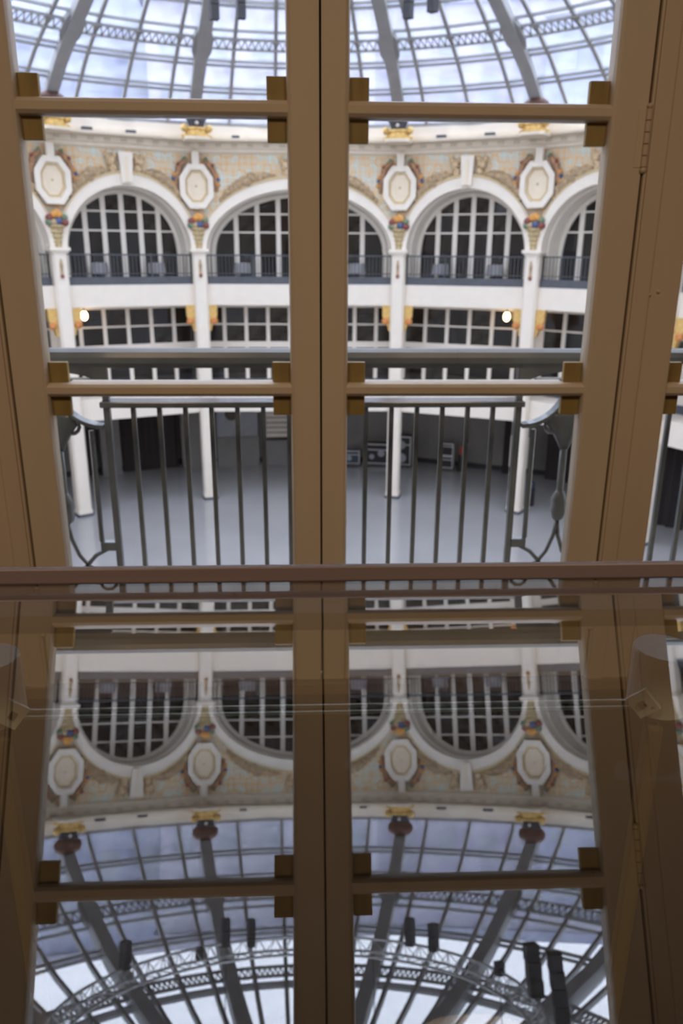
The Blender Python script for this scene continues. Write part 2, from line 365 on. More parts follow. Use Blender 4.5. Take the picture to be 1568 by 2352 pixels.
# side lights: fixed glazed leaves beyond the posts
leaf('window_1', 'side window right of the door, partly cut by the picture edge', (XJ + 0.002, 1.46), XJ, OP1 - 0.001)
leaf('window_2', 'side window left of the door', (OP0 + 0.06, 2 * XG - XJ - 0.03), OP0 + 0.001, 2 * XG - XJ - 0.021)

# ================================================================== BALCONY OUTSIDE THE DOOR
RY = 2.23
struct(MB().box(-4.0, 4.0, 2.06, 2.75, FLOOR_Z - 0.32, FLOOR_Z - 0.02).build('floor_balcony', concrete), 'narrow balcony outside the door')
rail = thing('balcony_railing', 'grey wrought iron balcony railing just outside the door', 'railing', (0.02, RY, 0))
RX = lambda x: x - 0.02
# hand rail: a broad moulded bar
pr = [(-0.030, -0.2865), (-0.036, -0.270), (-0.030, -0.256), (-0.014, -0.249), (0.014, -0.249), (0.030, -0.256), (0.036, -0.270), (0.030, -0.2865)]
n = len(pr); vs = [(x, y, z) for x in (-1.75, 1.75) for y, z in pr]
MB().add(vs, [(i, n + i, n + (i + 1) % n, (i + 1) % n) for i in range(n)] + [tuple(range(n)), tuple(reversed(range(n, 2 * n)))]).build('handrail', handrail_paint, rail)
MB().box(RX(-0.585), RX(0.600), -0.010, 0.010, -0.302, -0.2865).build('upper_bar', rail_paint, rail)
MB().box(RX(-0.586), RX(0.614), -0.036, 0.036, -0.410, -0.393).build('middle_rail', rail_paint, rail, bevel=0.003)
MB().box(RX(-1.7), RX(1.7), -0.012, 0.012, -1.06, -1.035).build('bottom_rail', rail_paint, rail)
px0, px1 = RX(-0.574), RX(0.603); N = 16
pm = MB().box(-0.0065, 0.0065, -0.0065, 0.0065, -1.036, -0.409).mesh('baluster', rail_paint)
for k in range(1, N): inst('baluster', pm, rail, (px0 + (px1 - px0) * k / N, 0, 0))
for x in (px0, px1): MB().box(x - 0.009, x + 0.009, -0.009, 0.009, -1.036, -0.302).build('end_post', rail_paint, rail)
def scroll_side(s):
    cx = RX(-0.574) if s < 0 else RX(0.603); d = s
    def T(x, z, y=0.0): return (cx + d * x, y, z)
    g = inst('scroll_panel', None, rail)
    # second thin upright beside the end post, tied to it by a collar
    MB().tube([T(0.050, -0.480), T(0.050, -0.60), T(0.050, -0.815), T(0.040, -0.835)], 0.008, 6).build('side_bar', rail_paint, g)
    MB().box(min(cx + d * .006, cx + d * .052), max(cx + d * .006, cx + d * .052), -0.013, 0.013, -0.845, -0.818).build('collar', rail_paint, g, bevel=0.003)
    # curved brace sweeping up from the end post to the newel
    arc = [T(0.012 + 0.125 * math.sin(a), -0.468 + 0.125 * (1 - math.cos(a))) for a in [k * math.pi / 2 / 10 for k in range(11)]]
    vs = []; fs = []
    for q in arc: vs += [(q[0], -0.020, q[2] + .006), (q[0], 0.020, q[2] + .006), (q[0], 0.020, q[2] - .006), (q[0], -0.020, q[2] - .006)]
    for i in range(10): fs += [(4 * i + k, 4 * i + (k + 1) % 4, 4 * i + 4 + (k + 1) % 4, 4 * i + 4 + k) for k in range(4)]
    MB().add(vs, fs + [(3, 2, 1, 0), (40, 41, 42, 43)]).build('curved_brace', rail_paint, g)
    # spiral volute on the brace
    sp = [T(0.046 + (0.034 - 0.0026 * k) * math.cos(k * 0.6 + 2.4), -0.950 + (0.034 - 0.0026 * k) * math.sin(k * 0.6 + 2.4)) for k in range(12)]
    MB().tube(sp, 0.006, 6).build('volute', rail_paint, g, smooth=True)
    # crossing arcs under the collar
    MB().tube([T(0.030, -0.840), T(0.070, -0.862), T(0.098, -0.893), T(0.125, -0.935), T(0.16, -0.985)], 0.0065, 6).build('lower_arc', rail_paint, g, smooth=True)
    MB().tube([T(0.145, -0.755), T(0.138, -0.810), T(0.120, -0.862), T(0.096, -0.895), T(0.060, -0.925), T(0.012, -0.945)], 0.0065, 6).build('lower_arc', rail_paint, g, smooth=True)
    MB().tube([T(0.145, -0.755), T(0.152, -0.810), T(0.170, -0.862), T(0.194, -0.895), T(0.235, -0.925), T(0.28, -0.945)], 0.0065, 6).build('lower_arc', rail_paint, g, smooth=True)
    # newel: flared head, slim shaft, leafy knot
    MB().lathe([(0.010, -0.545), (0.022, -0.52), (0.040, -0.49), (0.060, -0.462), (0.062, -0.44), (0.042, -0.425), (0.014, -0.415), (0.012, -0.302)], 10, T(0.145, 0), sy=0.35).build('newel_head', rail_paint, g, smooth=True)
    MB().tube([T(0.145, -0.76), T(0.145, -0.54)], 0.0105, 8).build('newel_shaft', rail_paint, g, smooth=True)
    MB().lathe([(0.010, -0.762), (0.018, -0.755), (0.024, -0.735), (0.021, -0.712), (0.024, -0.695), (0.013, -0.672), (0.009, -0.665)], 9, T(0.145, 0)).build('newel_knot', rail_paint, g, smooth=True)
    for q in (0.105, 0.185):
        c = [T(q + (0.022 if q > .145 else -.022) * math.cos(a), -0.468 + 0.022 * math.sin(a)) for a in [k * math.pi * 1.4 / 8 + 3.4 for k in range(9)]]
        MB().tube(c, 0.006, 6).build('head_curl', rail_paint, g, smooth=True)
    # gusset and small cap under the hand rail
    MB().prism([T(0.0, 0)[0:1] + (-0.2866,), (T(0.16, 0)[0], -0.2866), (T(0.16, 0)[0], -0.306), (T(0.06, 0)[0], -0.322), (T(0.0, 0)[0], -0.345)][::(-1 if d > 0 else 1)], -0.008, 0.008).build('gusset', rail_paint, g)
    xa, xb = sorted((cx + d * 0.045, cx + d * 0.16)); MB().box(xa, xb, -0.02, 0.02, -0.340, -0.332).build('cap_bar', rail_paint, g)
    # outer balusters beyond the newel
    for k in range(8): MB().box(T(0.30 + 0.0735 * k, 0)[0] - 0.0065, T(0.30 + 0.0735 * k, 0)[0] + 0.0065, -0.0065, 0.0065, -1.036, -0.285).build('baluster', rail_paint, g)
scroll_side(-1); scroll_side(1)

# ================================================================== GLASS DISPLAY TABLE (top leans down towards the door)
TILT = 15.6139 * D2R; GP = 0.0657
nrm = Vector((0, math.sin(TILT), math.cos(TILT))); slope = Vector((0, math.cos(TILT), -math.sin(TILT)))
def TM(x, u, h=0.0): return Vector((x, 0, 0)) - nrm * GP + slope * u + nrm * h
tx0, tx1 = -0.66, 0.70
table = thing('glass_display_table', 'glass-topped display table with dark bronze edge bar, mirroring the rotunda', 'table')
TMM = Matrix.Translation(-nrm * GP) @ Matrix((( 1, 0, 0, 0), (0, slope.y, nrm.y, 0), (0, slope.z, nrm.z, 0), (0, 0, 0, 1)))
g = MB().box(tx0, tx1, -0.30, 0.500, -0.006, 0.0, TMM)
g.mi = [1, 0, 1, 1, 1, 1]
g.build('glass_top', [top_glass, edge_glass], table)
MB().box(tx0, tx1, 0.489, 0.5015, 0.0002, 0.0102, TMM).build('edge_bar', bronze, table, bevel=0.0012)
MB().box(tx0, tx1, 0.417, 0.500, -0.016, -0.0068, TMM).build('edge_flange', bronze, table)
MB().box(tx0, tx0 + 0.03, -0.30, 0.500, -0.05, -0.0068, TMM).build('side_rail', bronze, table)
MB().box(tx1 - 0.03, tx1, -0.30, 0.500, -0.05, -0.0068, TMM).build('side_rail', bronze, table)
for x in (tx0 + 0.02, tx1 - 0.06):
    for y in (-0.26, 0.40): MB().box(x, x + 0.04, y, y + 0.04, FLOOR_Z, -0.06 if y < 0 else -0.215).build('leg', table_wood, table)
SH = -0.283
sh = MB().box(-0.50, 0.54, 0.02, 0.452, SH - 0.006, SH); sh.mi = [0, 0, 0, 1, 0, 0]
sh.build('glass_shelf', [shelf_glass, shelf_rim], table)
for z_ in (SH - 0.0015, SH - 0.0065): MB().box(-0.50, 0.54, 0.4525, 0.4540, z_, z_ + 0.0020).build('edge_arris', shelf_edge, table)
for x in (-0.502, 0.528):
    MB().box(x, x + 0.014, 0.0, 0.45, SH - 0.026, SH - 0.0065).build('shelf_bearer', table_wood, table)
for s, x in ((-1, -0.203), (1, 0.229)):
    p = MB().lathe([(0.0195, SH + 0.0005), (0.0195, SH + 0.041), (0.0188, SH + 0.0425)], 24, (x, 0.447, 0)).build('shelf_clamp', steel, table, smooth=False)
    M = Matrix.Translation((x - s * 0.0175, 0.430, SH + 0.012)) @ Matrix.Rotation(-s * 0.6, 4, 'Z') @ Matrix.Rotation(math.pi / 4, 4, 'Y')
    MB().box(-0.0075, 0.0075, -0.0016, 0.0016, -0.0075, 0.0075, M).build('clamp_plate', steel, p)
    MB().box(-0.0022, 0.0022, -0.0030, -0.0017, -0.0022, 0.0022, M).build('clamp_screw', gap_dark, p)
    MB().box(x - 0.0055 - s * .006, x + 0.0055 - s * .006, 0.430, 0.441, FLOOR_Z, SH - 0.0065).build('shelf_post', table_wood, table, bevel=0.003)

# ================================================================== THE ROTUNDA
CX, CY, RC = -0.33, 16.45, 14.03
def pol(az, r, z=0.0):
    a = az * D2R; return (CX + r * math.sin(a), CY + r * math.cos(a), z)
COLS_AZ = [-35, -15, 15, 35, 55]
ALL_AZ = [-75, -55, -35, -15, 15, 35, 55, 75, 105, 125, 145, 165, 195, 215, 235, 255]
CNAME = {-35: 'leftmost column in view', -15: 'second column from the left', 15: 'third column from the left', 35: 'fourth column from the left', 55: 'column in the right side window'}
BAYS = [(-45, 'cut arch at the left edge of the left door'), (-25, 'full arch in the left door'), (0, 'wide arch behind the meeting stiles'),
        (25, 'full arch in the right door'), (45, 'cut arch at the right edge of the right door'), (65, 'arch beyond the right side window')]
ZG, ZGAL, ZGALB, ZMEZ, ZMEZB, ZC0, ZC1 = -9.2, -1.03, -1.77, -4.95, -5.74, 3.34, 3.90
def ring(az, r0, r1, z0, z1):
    """annulus of straight chords through the listed azimuths"""
    b = MB(); k = len(az); vs = []
    for a in az: vs += [pol(a, r0, z0), pol(a, r1, z0), pol(a, r1, z1), pol(a, r0, z1)]
    fs = []
    for i in range(k - 1):
        for q in range(4): fs.append((4 * i + q, 4 * i + 4 + q, 4 * i + 4 + (q + 1) % 4, 4 * i + (q + 1) % 4))
    fs += [(3, 2, 1, 0), tuple(4 * (k - 1) + q for q in range(4))]
    return b.add(vs, fs)
full = ALL_AZ + [285]
FAR = [-55, -35, -15, 15, 35, 55, 75]
n = 64
b = MB().lathe([(21, ZG - 0.2), (21, ZG)], n, (CX, CY, 0)); struct(b.build('floor_rotunda', concrete), 'polished pale concrete floor of the rotunda far below')
struct(ring(FAR, RC + 0.02, 20.4, ZGALB, ZGAL).build('floor_gallery', plaster), 'white gallery floor edge below the arches')
struct(ring(FAR, RC + 0.02, 20.4, ZMEZB, ZMEZ).build('floor_mezzanine', plaster), 'white mezzanine floor edge above the ground storey')
struct(ring(FAR, RC + 0.4, 20.4, 3.45, 3.86).build('ceiling_gallery', soffit_paint))
struct(ring(FAR, 19.9, 20.4, ZG, ZMEZB).build('wall_ground', ground_gray), 'grey back wall of the ground storey')
struct(ring(FAR, 19.84, 19.9, ZG, ZG + 0.22).build('baseboard_ground', black))
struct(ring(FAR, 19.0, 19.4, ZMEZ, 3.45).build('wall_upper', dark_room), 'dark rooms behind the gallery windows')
struct(ring([75, 105, 125, 145, 165], RC, RC + 0.5, ZG, ZC1).build('wall_side_right', plaster))
struct(ring([195, 215, 235, 255, 285, 305], RC, RC + 0.5, ZG, ZC1).build('wall_side_left', plaster))
struct(MB().box(*sorted((pol(75, RC)[0], pol(75, 20.4)[0])), pol(75, 20)[1] - 3.0, pol(75, 20)[1] - 2.8, ZG, 3.9).build('wall_end_right', plaster))
struct(ring([-55.6, -55], RC, 20.4, ZG, 3.86).build('wall_end_left', plaster))
struct(ring([-20 + 20 * k for k in range(19)], 14.6, 44, 3.87, 4.0).build('roof', roof_mat), 'flat grey roof around the dome')
# cornice rings all round
cor = struct(inst('trim_cornice', None), 'cream cornice with a row of small blocks under the dome')
corn = [(RC + 0.25, 3.34), (RC - 0.08, 3.36), (RC - 0.10, 3.46), (RC - 0.16, 3.50), (RC - 0.16, 3.66), (RC - 0.40, 3.68), (RC - 0.55, 3.69), (RC - 0.55, 3.77), (RC - 0.20, 3.78), (RC - 0.20, 3.90), (RC + 0.6, 3.90), (RC + 0.6, 3.34)]
vs = []; fs = []; m = len(corn)
for a in full:
    for r, z in corn: vs.append(pol(a, r, z))
for i in range(len(full) - 1):
    for q in range(m): fs.append((m * i + q, m * i + m + q, m * i + m + (q + 1) % m, m * i + (q + 1) % m))
MB().add(vs, fs).build('cornice_moulding', plaster_cream, cor)
db = MB().box(-0.10, 0.10, -0.035, 0.02, -0.05, 0.05).mesh('cornice_block', mat('block_tan', (0.60, 0.54, 0.43), 0.6))
for i in range(len(FAR) - 1):
    a0, a1 = FAR[i], FAR[i + 1]; p0 = Vector(pol(a0, RC - 0.165, 3.58)); p1 = Vector(pol(a1, RC - 0.165, 3.58)); L = (p1 - p0).length; kk = int(L / 0.52)
    for k in range(kk):
        q = p0.lerp(p1, (k + 0.5) / kk); inst('cornice_block', db, cor, q, -(a0 + a1) / 2 * D2R)
drum = ring([-75 + 10 * k for k in range(37)], 13.80, 14.15, 3.90, 4.20); struct(drum.build('trim_drum', plaster), 'white kerb ring at the foot of the glass dome')
# dark vents on the ledge between urns
vm = MB().box(-0.16, 0.16, -0.10, 0.10, 0, 0.12).mesh('ledge_vent', dark_metal)
for az, w in ((-42, 'left of the leftmost urn'), (-30, 'right of the leftmost urn'), (-24, 'midway between the first two urns'), (-9, 'right of the second urn'), (9, 'left of the third urn'), (21, 'right of the third urn'), (28, 'left of the fourth urn'), (43, 'right of the fourth urn')):
    tag(inst('ledge_vent', vm, None, pol(az, RC - 0.42, ZC1 - 0.125), -az * D2R), 'small dark vent box on the ledge %s' % w, 'vent', 'vent boxes on the dome ledge')

# ------------------------------------------------------------------ columns with their ornaments
def bez(pts, n): return [tuple(sum(math.comb(len(pts) - 1, i) * (k / n) ** i * (1 - k / n) ** (len(pts) - 1 - i) * p[j] for i, p in enumerate(pts)) for j in range(2)) for k in range(n + 1)]
for az in COLS_AZ:
    nm = CNAME[az]; P = pol(az, RC); rz = -az * D2R
    c = thing('column', 'tall square white column, %s' % nm, 'column', (P[0], P[1], ZG), rz, 'columns of the rotunda')
    dz = -ZG
    MB().cbox(-0.25, 0.25, -0.25, 0.25, 0.22, 0.03 + dz, 0.07).build('shaft', plaster, c)
    MB().cbox(-0.29, 0.29, -0.29, 0.29, 0.0, 0.10, 0.05).build('base', kerb_mat, c); MB().cbox(-0.265, 0.265, -0.265, 0.265, 0.10, 0.22, 0.05).build('plinth', plaster, c)
    cp = MB()
    for w, z0, z1 in ((0.27, 0.0, 0.05), (0.30, 0.05, 0.09), (0.345, 0.09, 0.20)): cp.cbox(-w, w, -w, w, z0 + dz, z1 + dz, 0.03)
    cp.build('capital', plaster, c)
    pd = MB().lathe([(0.01, -0.80), (0.055, -0.76), (0.07, -0.70), (0.05, -0.62), (0.045, -0.45), (0.06, -0.40), (0.05, -0.32), (0.025, -0.20), (0.008, -0.16)], 8, (0, -0.27, dz), sy=0.5)
    pd.build('pendant', gold_brown, c); MB().ball((0, -0.285, dz - 0.73), 0.062, 8, 5).build('pendant_fruit', fruit_red, c)
    # basket of fruit above the capital
    f = thing('fruit_basket', 'straw basket of coloured fruit on top of the %s' % nm, 'ornament', (P[0], P[1], 0.2), rz, 'fruit baskets between the arches')
    bs = MB(); prof = [(0.11, 0.0), (0.13, 0.04), (0.12, 0.12), (0.15, 0.16), (0.14, 0.26), (0.18, 0.30), (0.17, 0.42), (0.23, 0.46), (0.22, 0.58), (0.30, 0.63), (0.31, 0.70)]
    bs.lathe(prof, 10, (0, -0.16, 0), sy=0.7); bs.build('basket', basket_mat, f)
    for (x, z, r, mm, nn) in ((-0.10, 1.07, 0.13, fruit_orange, 'orange'), (0.10, 1.07, 0.13, fruit_orange, 'orange'), (0.0, 1.13, 0.12, fruit_orange, 'orange'), (0.06, 0.83, 0.14, fruit_blue, 'plum'),
                              (-0.32, 0.95, 0.13, fruit_red, 'apple'), (-0.36, 0.80, 0.12, leaf_green, 'leaf_cluster'), (0.33, 0.98, 0.12, leaf_green, 'leaf_cluster'), (0.35, 0.80, 0.13, fruit_red, 'apple'), (-0.16, 0.80, 0.13, gold_brown, 'pear')):
        MB().ball((x * 0.74, -0.28, z * 0.93 + 0.03), r, 8, 6, (1, 0.7, 0.9)).build(nn, mm, f, smooth=True)
    # octagonal medallion with neck and side garlands
    md = thing('medallion', 'white octagonal medallion with cream face above the %s' % nm, 'medallion', (P[0], P[1], 1.55), rz, 'medallions between the arches')
    def octa(w, h, cw, ch, cz): return [(-cw, cz - h), (cw, cz - h), (w, cz - ch), (w, cz + ch), (cw, cz + h), (-cw, cz + h), (-w, cz + ch), (-w, cz - ch)]
    cz = 0.70
    MB().band(octa(0.58, 0.72, 0.27, 0.30, cz) + [(-0.27, cz - 0.72)], octa(0.40, 0.54, 0.18, 0.24, cz) + [(-0.18, cz - 0.54)], -0.34, -0.12).build('frame', plaster, md)
    MB().prism(octa(0.40, 0.54, 0.18, 0.24, cz), -0.24, -0.14).build('face', med_face, md)
    MB().band(octa(0.37, 0.50, 0.165, 0.22, cz) + [(-0.165, cz - 0.50)], octa(0.315, 0.44, 0.14, 0.19, cz) + [(-0.14, cz - 0.44)], -0.256, -0.241).build('gold_line', med_gold, md)
    MB().ball((0, -0.245, cz + 0.02), 0.04, 8, 5).build('boss', med_gold, md)
    MB().box(-0.12, 0.12, -0.30, -0.12, cz + 0.715, cz + 1.12).build('neck', plaster, md)
    for s in (-1, 1):
        gb = MB(); rr = random.Random(5 + s)
        for k in range(13):
            t = k / 12; a = math.radians(68 - 78 * t); x = s * (0.60 * math.cos(a) + 0.09); z = cz + 0.86 * math.sin(a) + 0.06
            gb.ball((x + rr.uniform(-.02, .02), -0.20, z), 0.085 + 0.03 * math.sin(math.pi * t), 6, 4)
        ga = gb.build('garland', garland_mat, md)
        for k, (t, mm, nn) in enumerate(((0.0, leaf_green, 'leaf_cluster'), (0.3, fruit_red, 'berry'), (0.62, fruit_orange, 'berry'), (0.85, fruit_orange, 'berry'), (0.72, fruit_blue, 'berry'))):
            a = math.radians(68 - 78 * t); MB().ball((s * (0.66 * math.cos(a) + 0.12), -0.26, cz + 0.90 * math.sin(a) + 0.06), 0.07, 6, 4).build(nn, mm, ga)
    # urn on the cornice
    PU = pol(az, RC - 0.93)
    u = thing('urn', 'dark round urn on a gilded foot above the %s' % nm, 'urn', (PU[0], PU[1], ZC1 - 0.165), rz, 'urns around the foot of the dome')
    MB().cbox(-0.42, 0.42, -0.30, 0.75, -0.09, -0.001, 0.12).build('corbel', plaster_cream, u)
    MB().lathe([(0.50, 0.0), (0.50, 0.07), (0.40, 0.10), (0.36, 0.20), (0.44, 0.24), (0.40, 0.30)], 12, sy=0.5).build('gilded_foot', gilt, u)
    for s in (-1, 1): MB().ball((s * 0.40, -0.08, 0.26), 0.13, 8, 5).build('gilded_scroll', gilt, u, smooth=True)
    MB().lathe([(0.30, 0.29), (0.26, 0.36), (0.30, 0.46), (0.34, 0.54)], 14, sy=0.6).build('neck', urn_dark, u, smooth=True)
    MB().lathe([(0.32, 0.52), (0.43, 0.62), (0.46, 0.74), (0.42, 0.86), (0.29, 0.96), (0.12, 1.01), (0.02, 1.02)], 16, sy=0.6).build('bowl', urn_red, u, smooth=True)
    MB().ball((0.0, -0.17, 0.42), 0.06, 8, 5).build('white_boss', plaster, u, smooth=True)  # white ball stands in for the highlight on the dark neck
    # gilded brackets on both sides of the column under the gallery
    for s, w in ((-1, 'left'), (1, 'right')):
        Lx = Vector((math.cos(rz), math.sin(rz), 0)) * (0.42 * s)
        k = thing('gilded_bracket', 'gilded bracket, %s of the %s' % (w, nm), 'bracket', (P[0] + Lx.x, P[1] + Lx.y, ZGALB - 0.95), rz, 'gilded brackets under the gallery')
        poly = [(-0.17 * s, 0.0), (-0.10 * s, 0.03), (-0.02 * s, 0.36), (0.13 * s, 0.52), (0.15 * s, 0.95), (-0.17 * s, 0.95)]
        MB().prism(poly if s > 0 else poly[::-1], -0.10, 0.12).build('scroll', gilt, k)
        MB().ball((0.02 * s, -0.12, 0.38), 0.13, 8, 5, (1.1, 0.6, 1)).build('flower', mat('orange_flower', (0.62, 0.24, 0.07), 0.5, var=.3), k, smooth=True)

# ------------------------------------------------------------------ bays: arches, windows, railings
wcount = [10]
def arch_pts(a, h, zc, n=28): return [(-a * math.cos(math.pi * k / n), zc + h * math.sin(math.pi * k / n)) for k in range(n + 1)]
def ngon_clip(x0, x1, z0, z1, a, h, zc):
    """rectangle cell under the arch curve; None when nothing is left"""
    def top(x):
        t = 1 - (x / a) ** 2
        return zc + h * math.sqrt(t) if t > 0 else zc
    xs = [x0 + (x1 - x0) * k / 5 for k in range(6)]
    tp = [min(z1, top(x)) for x in xs]
    if max(tp) < z0 + 0.06: return None
    poly = [(x0, z0), (x1, z0)] + [(x, max(t, z0 + 0.004)) for x, t in reversed(list(zip(xs, tp)))]
    return poly
for az, bn in BAYS:
    wide = az == 0; half = 15 if wide else 10; rz = -az * D2R
    hc = RC * math.sin(half * D2R); rm = RC * math.cos(half * D2R); P = pol(az, rm)
    L = lambda z=0.0: (P[0], P[1], z)
    w = struct(inst('wall_arcade', None, None, L(), rz), 'mosaic wall and white arch, %s' % bn)
    zc = 0.10; ai = hc - 0.30; hi = 2.10; ao = hc + 0.02; ho = 2.50
    # mosaic spandrel around the arch
    ns = 40; b = MB(); vs = []; fs = []
    for k in range(ns + 1):
        x = -hc + 2 * hc * k / ns; t = 1 - (x / ao) ** 2; zb = zc + (ho - 0.06) * math.sqrt(max(t, 0))
        vs += [(x, 0.0, zb), (x, 0.0, 3.40), (x, 0.30, zb), (x, 0.30, 3.40)]
    for k in range(ns):
        q = 4 * k; fs += [(q, q + 4, q + 5, q + 1), (q + 2, q + 3, q + 7, q + 6)]
    b.add(vs, fs).build('mosaic_spandrel', mos, w)
    MB().band(arch_pts(ao - 0.0, ho, zc), arch_pts(ai, hi, zc), -0.16, 0.34).build('arch_ring', plaster, w)
    MB().band(arch_pts(ao - 0.06, ho + 0.06, zc), arch_pts(ao - 0.07, ho - 0.02, zc), -0.19, -0.02).build('arch_edge_bead', med_gold, w)
    MB().band(arch_pts(ai + 0.02, hi + 0.02, zc), arch_pts(ai - 0.05, hi - 0.05, zc), 0.30, 0.96).build('soffit', soffit_paint, w)
    for s in (-1, 1):
        xa, xb = sorted((s * (ai - 0.05), s * (ai + 0.05))); MB().box(xa, xb, 0.30, 0.96, ZGAL, zc).build('reveal', soffit_paint, w)
    # keystone with gilded figures and foliage lying on the arch
    ks = MB().prism([(-0.17, 2.28), (0.17, 2.28), (0.23, 3.22), (-0.23, 3.22)], -0.30, 0.02).build('keystone', plaster, w)
    MB().prism([(-0.05, 2.32), (0.05, 2.32), (0.06, 3.08), (-0.06, 3.08)], -0.325, -0.301).build('keystone_panel', med_face, ks)
    for s in (-1, 1):
        fg = MB(); rr = random.Random(11 + s)
        for (x, z, r) in ((0.40, 2.72, .14), (0.46, 2.95, .17), (0.36, 3.10, .12), (0.58, 3.12, .11), (0.42, 2.60, .10)): fg.ball((s * x, -0.10, z), r, 7, 5)
        fg.build('gilded_figure', mat('figure_gold', (0.60, 0.44, 0.27), .5, var=.35, scale=12, bump=.4), w)
        fo = MB()
        for k in range(14):
            t = k / 13; a = math.radians(76 - 34 * t); x = s * (ao + 0.02) * math.cos(a); z = zc + (ho + 0.10) * math.sin(a)
            fo.ball((x + rr.uniform(-.03, .03), -0.08, z + 0.10 * math.sin(math.pi * t) * rr.uniform(.6, 1.6)), 0.10 + 0.10 * math.sin(math.pi * t), 7, 5)
        fo.build('foliage', gold_brown, w)
    # arched gallery window behind
    wcount[0] += 1
    gw = struct(inst('window_%d' % wcount[0], None, None, L(), rz), 'white-framed arched gallery window, %s' % bn)
    wy = 0.95; wa, wh = ai - 0.06, hi - 0.06; zb = ZGAL + 0.12
    MB().band(arch_pts(wa, wh, zc), arch_pts(wa - 0.16, wh - 0.14, zc), wy, wy + 0.12).build('arch_frame', soffit_paint, gw)
    for s in (-1, 1):
        xa, xb = sorted((s * (wa - 0.15), s * wa)); MB().box(xa, xb, wy, wy + 0.12, ZGAL, zc).build('side_frame', soffit_paint, gw)
    MB().box(-wa + 0.15, wa - 0.15, wy, wy + 0.12, ZGAL, zb).build('sill', frame_white, gw)
    iw, ih = wa - 0.15, wh - 0.13; nc = 8 if wide else 6
    step = 2 * iw / nc; xs = [-iw + step * k for k in range(nc + 1)]; zt = [zb, 0.78, 1.42, 2.2]
    mw = 0.085
    for k, x in enumerate(xs):
        if k in (0, nc): continue
        ztop = zc + ih * math.sqrt(max(0, 1 - (x / iw) ** 2)) + 0.05
        MB().box(x - mw, x + mw, wy + 0.01, wy + 0.10, zb, ztop).build('mullion', frame_white, gw)
    for z in zt[1:3]:
        xm = iw * math.sqrt(max(0, 1 - ((z - zc) / ih) ** 2)) + 0.03
        MB().box(-xm, xm, wy + 0.02, wy + 0.09, z - 0.028, z + 0.028).build('transom', frame_white, gw)
    for i in range(nc):
        for j in range(3):
            poly = ngon_clip(xs[i] + mw * (i > 0), xs[i + 1] - mw * (i < nc - 1), zt[j] + 0.028 * (j > 0), zt[j + 1] - 0.028, iw, ih + 0.02, zc)
            if poly: MB().prism(poly, wy + 0.05, wy + 0.056).build('pane', wrand.choice(WG), gw)
    # mezzanine windows
    wcount[0] += 1
    mwin = struct(inst('window_%d' % wcount[0], None, None, L(), rz), 'white-framed mezzanine window row under the %s' % bn)
    hw = hc + 0.25; z0, z1 = ZMEZ, ZGALB; my = 1.25
    nc = 9 if wide else 6; step = 2 * (hw - 0.1) / nc; xs = [-hw + 0.1 + step * k for k in range(nc + 1)]
    zt = [z0 + 0.30, -3.30, -2.56, z1 - 0.16]
    MB().box(-hw, hw, my, my + 0.12, z1 - 0.16, z1).build('head', soffit_paint, mwin); MB().box(-hw, hw, my, my + 0.12, z0, z0 + 0.30).build('sill', kerb_mat, mwin)
    for x in xs: MB().box(x - 0.07, x + 0.07, my, my + 0.11, z0 + 0.30, z1 - 0.16).build('mullion', frame_white, mwin)
    for z, t in ((-3.33, 0.115), (-2.56, 0.03)): MB().box(-hw, hw, my + 0.02, my + 0.09, z - t, z + t).build('transom', frame_white, mwin)
    for i in range(nc):
        for j in range(3): MB().box(xs[i] + 0.07, xs[i + 1] - 0.07, my + 0.05, my + 0.056, zt[j] + (0, 0.085, 0.03)[j], zt[j + 1] - (0.145, 0.03, 0)[j]).build('pane', wrand.choice(WG), mwin)
    # gallery railing
    r = thing('gallery_railing', 'dark gallery railing below the %s' % bn, 'railing', L(ZGAL), rz, 'gallery railings under the arches')
    hx = hc - 0.27
    MB().box(-hx, hx, 0.06, 0.16, 0.0, 0.27).build('kerb', kerb_mat, r)
    MB().box(-hx, hx, 0.08, 0.14, 0.98, 1.03).build('top_rail', dark_metal, r); MB().box(-hx, hx, 0.09, 0.13, 0.36, 0.39).build('bottom_rail', dark_metal, r)
    pk = MB(); nb = int(2 * hx / 0.13)
    for k in range(nb + 1):
        x = -hx + 0.02 + (2 * hx - 0.04) * k / nb; pk.box(x - 0.012, x + 0.012, 0.10, 0.122, 0.27, 0.98)
    tag(pk.build('pickets', dark_metal, r), kind='stuff')
    for k in range(1, 3 if not wide else 4):
        x = -hx + 2 * hx * k / (3 if not wide else 4); MB().box(x - 0.03, x + 0.03, 0.08, 0.14, 0.27, 1.07).build('post', dark_metal, r)
# cafe tables with white cloths behind the railings
tl = {-25: ['left', 'right'], 25: ['left', 'right'], 0: ['left', 'right']}
for az, sides in tl.items():
    bn = dict(BAYS)[az]
    for s, wd in zip((-1, 1), sides):
        a = az + s * (4.0 if az else 8.5); P = pol(a, RC + 0.36)
        t = thing('round_table', 'grey-clothed round table, %s side of the %s' % (wd, bn), 'table', (P[0], P[1], ZGAL), 0, 'cloth-covered tables on the gallery')
        MB().lathe([(0.33, 0.36), (0.31, 0.50), (0.29, 0.70), (0.28, 0.735), (0.0, 0.74)], 14).build('tablecloth', cloth, t, smooth=False)
        MB().lathe([(0.22, 0.0), (0.05, 0.05), (0.04, 0.70)], 10).build('pedestal', dark_metal, t)
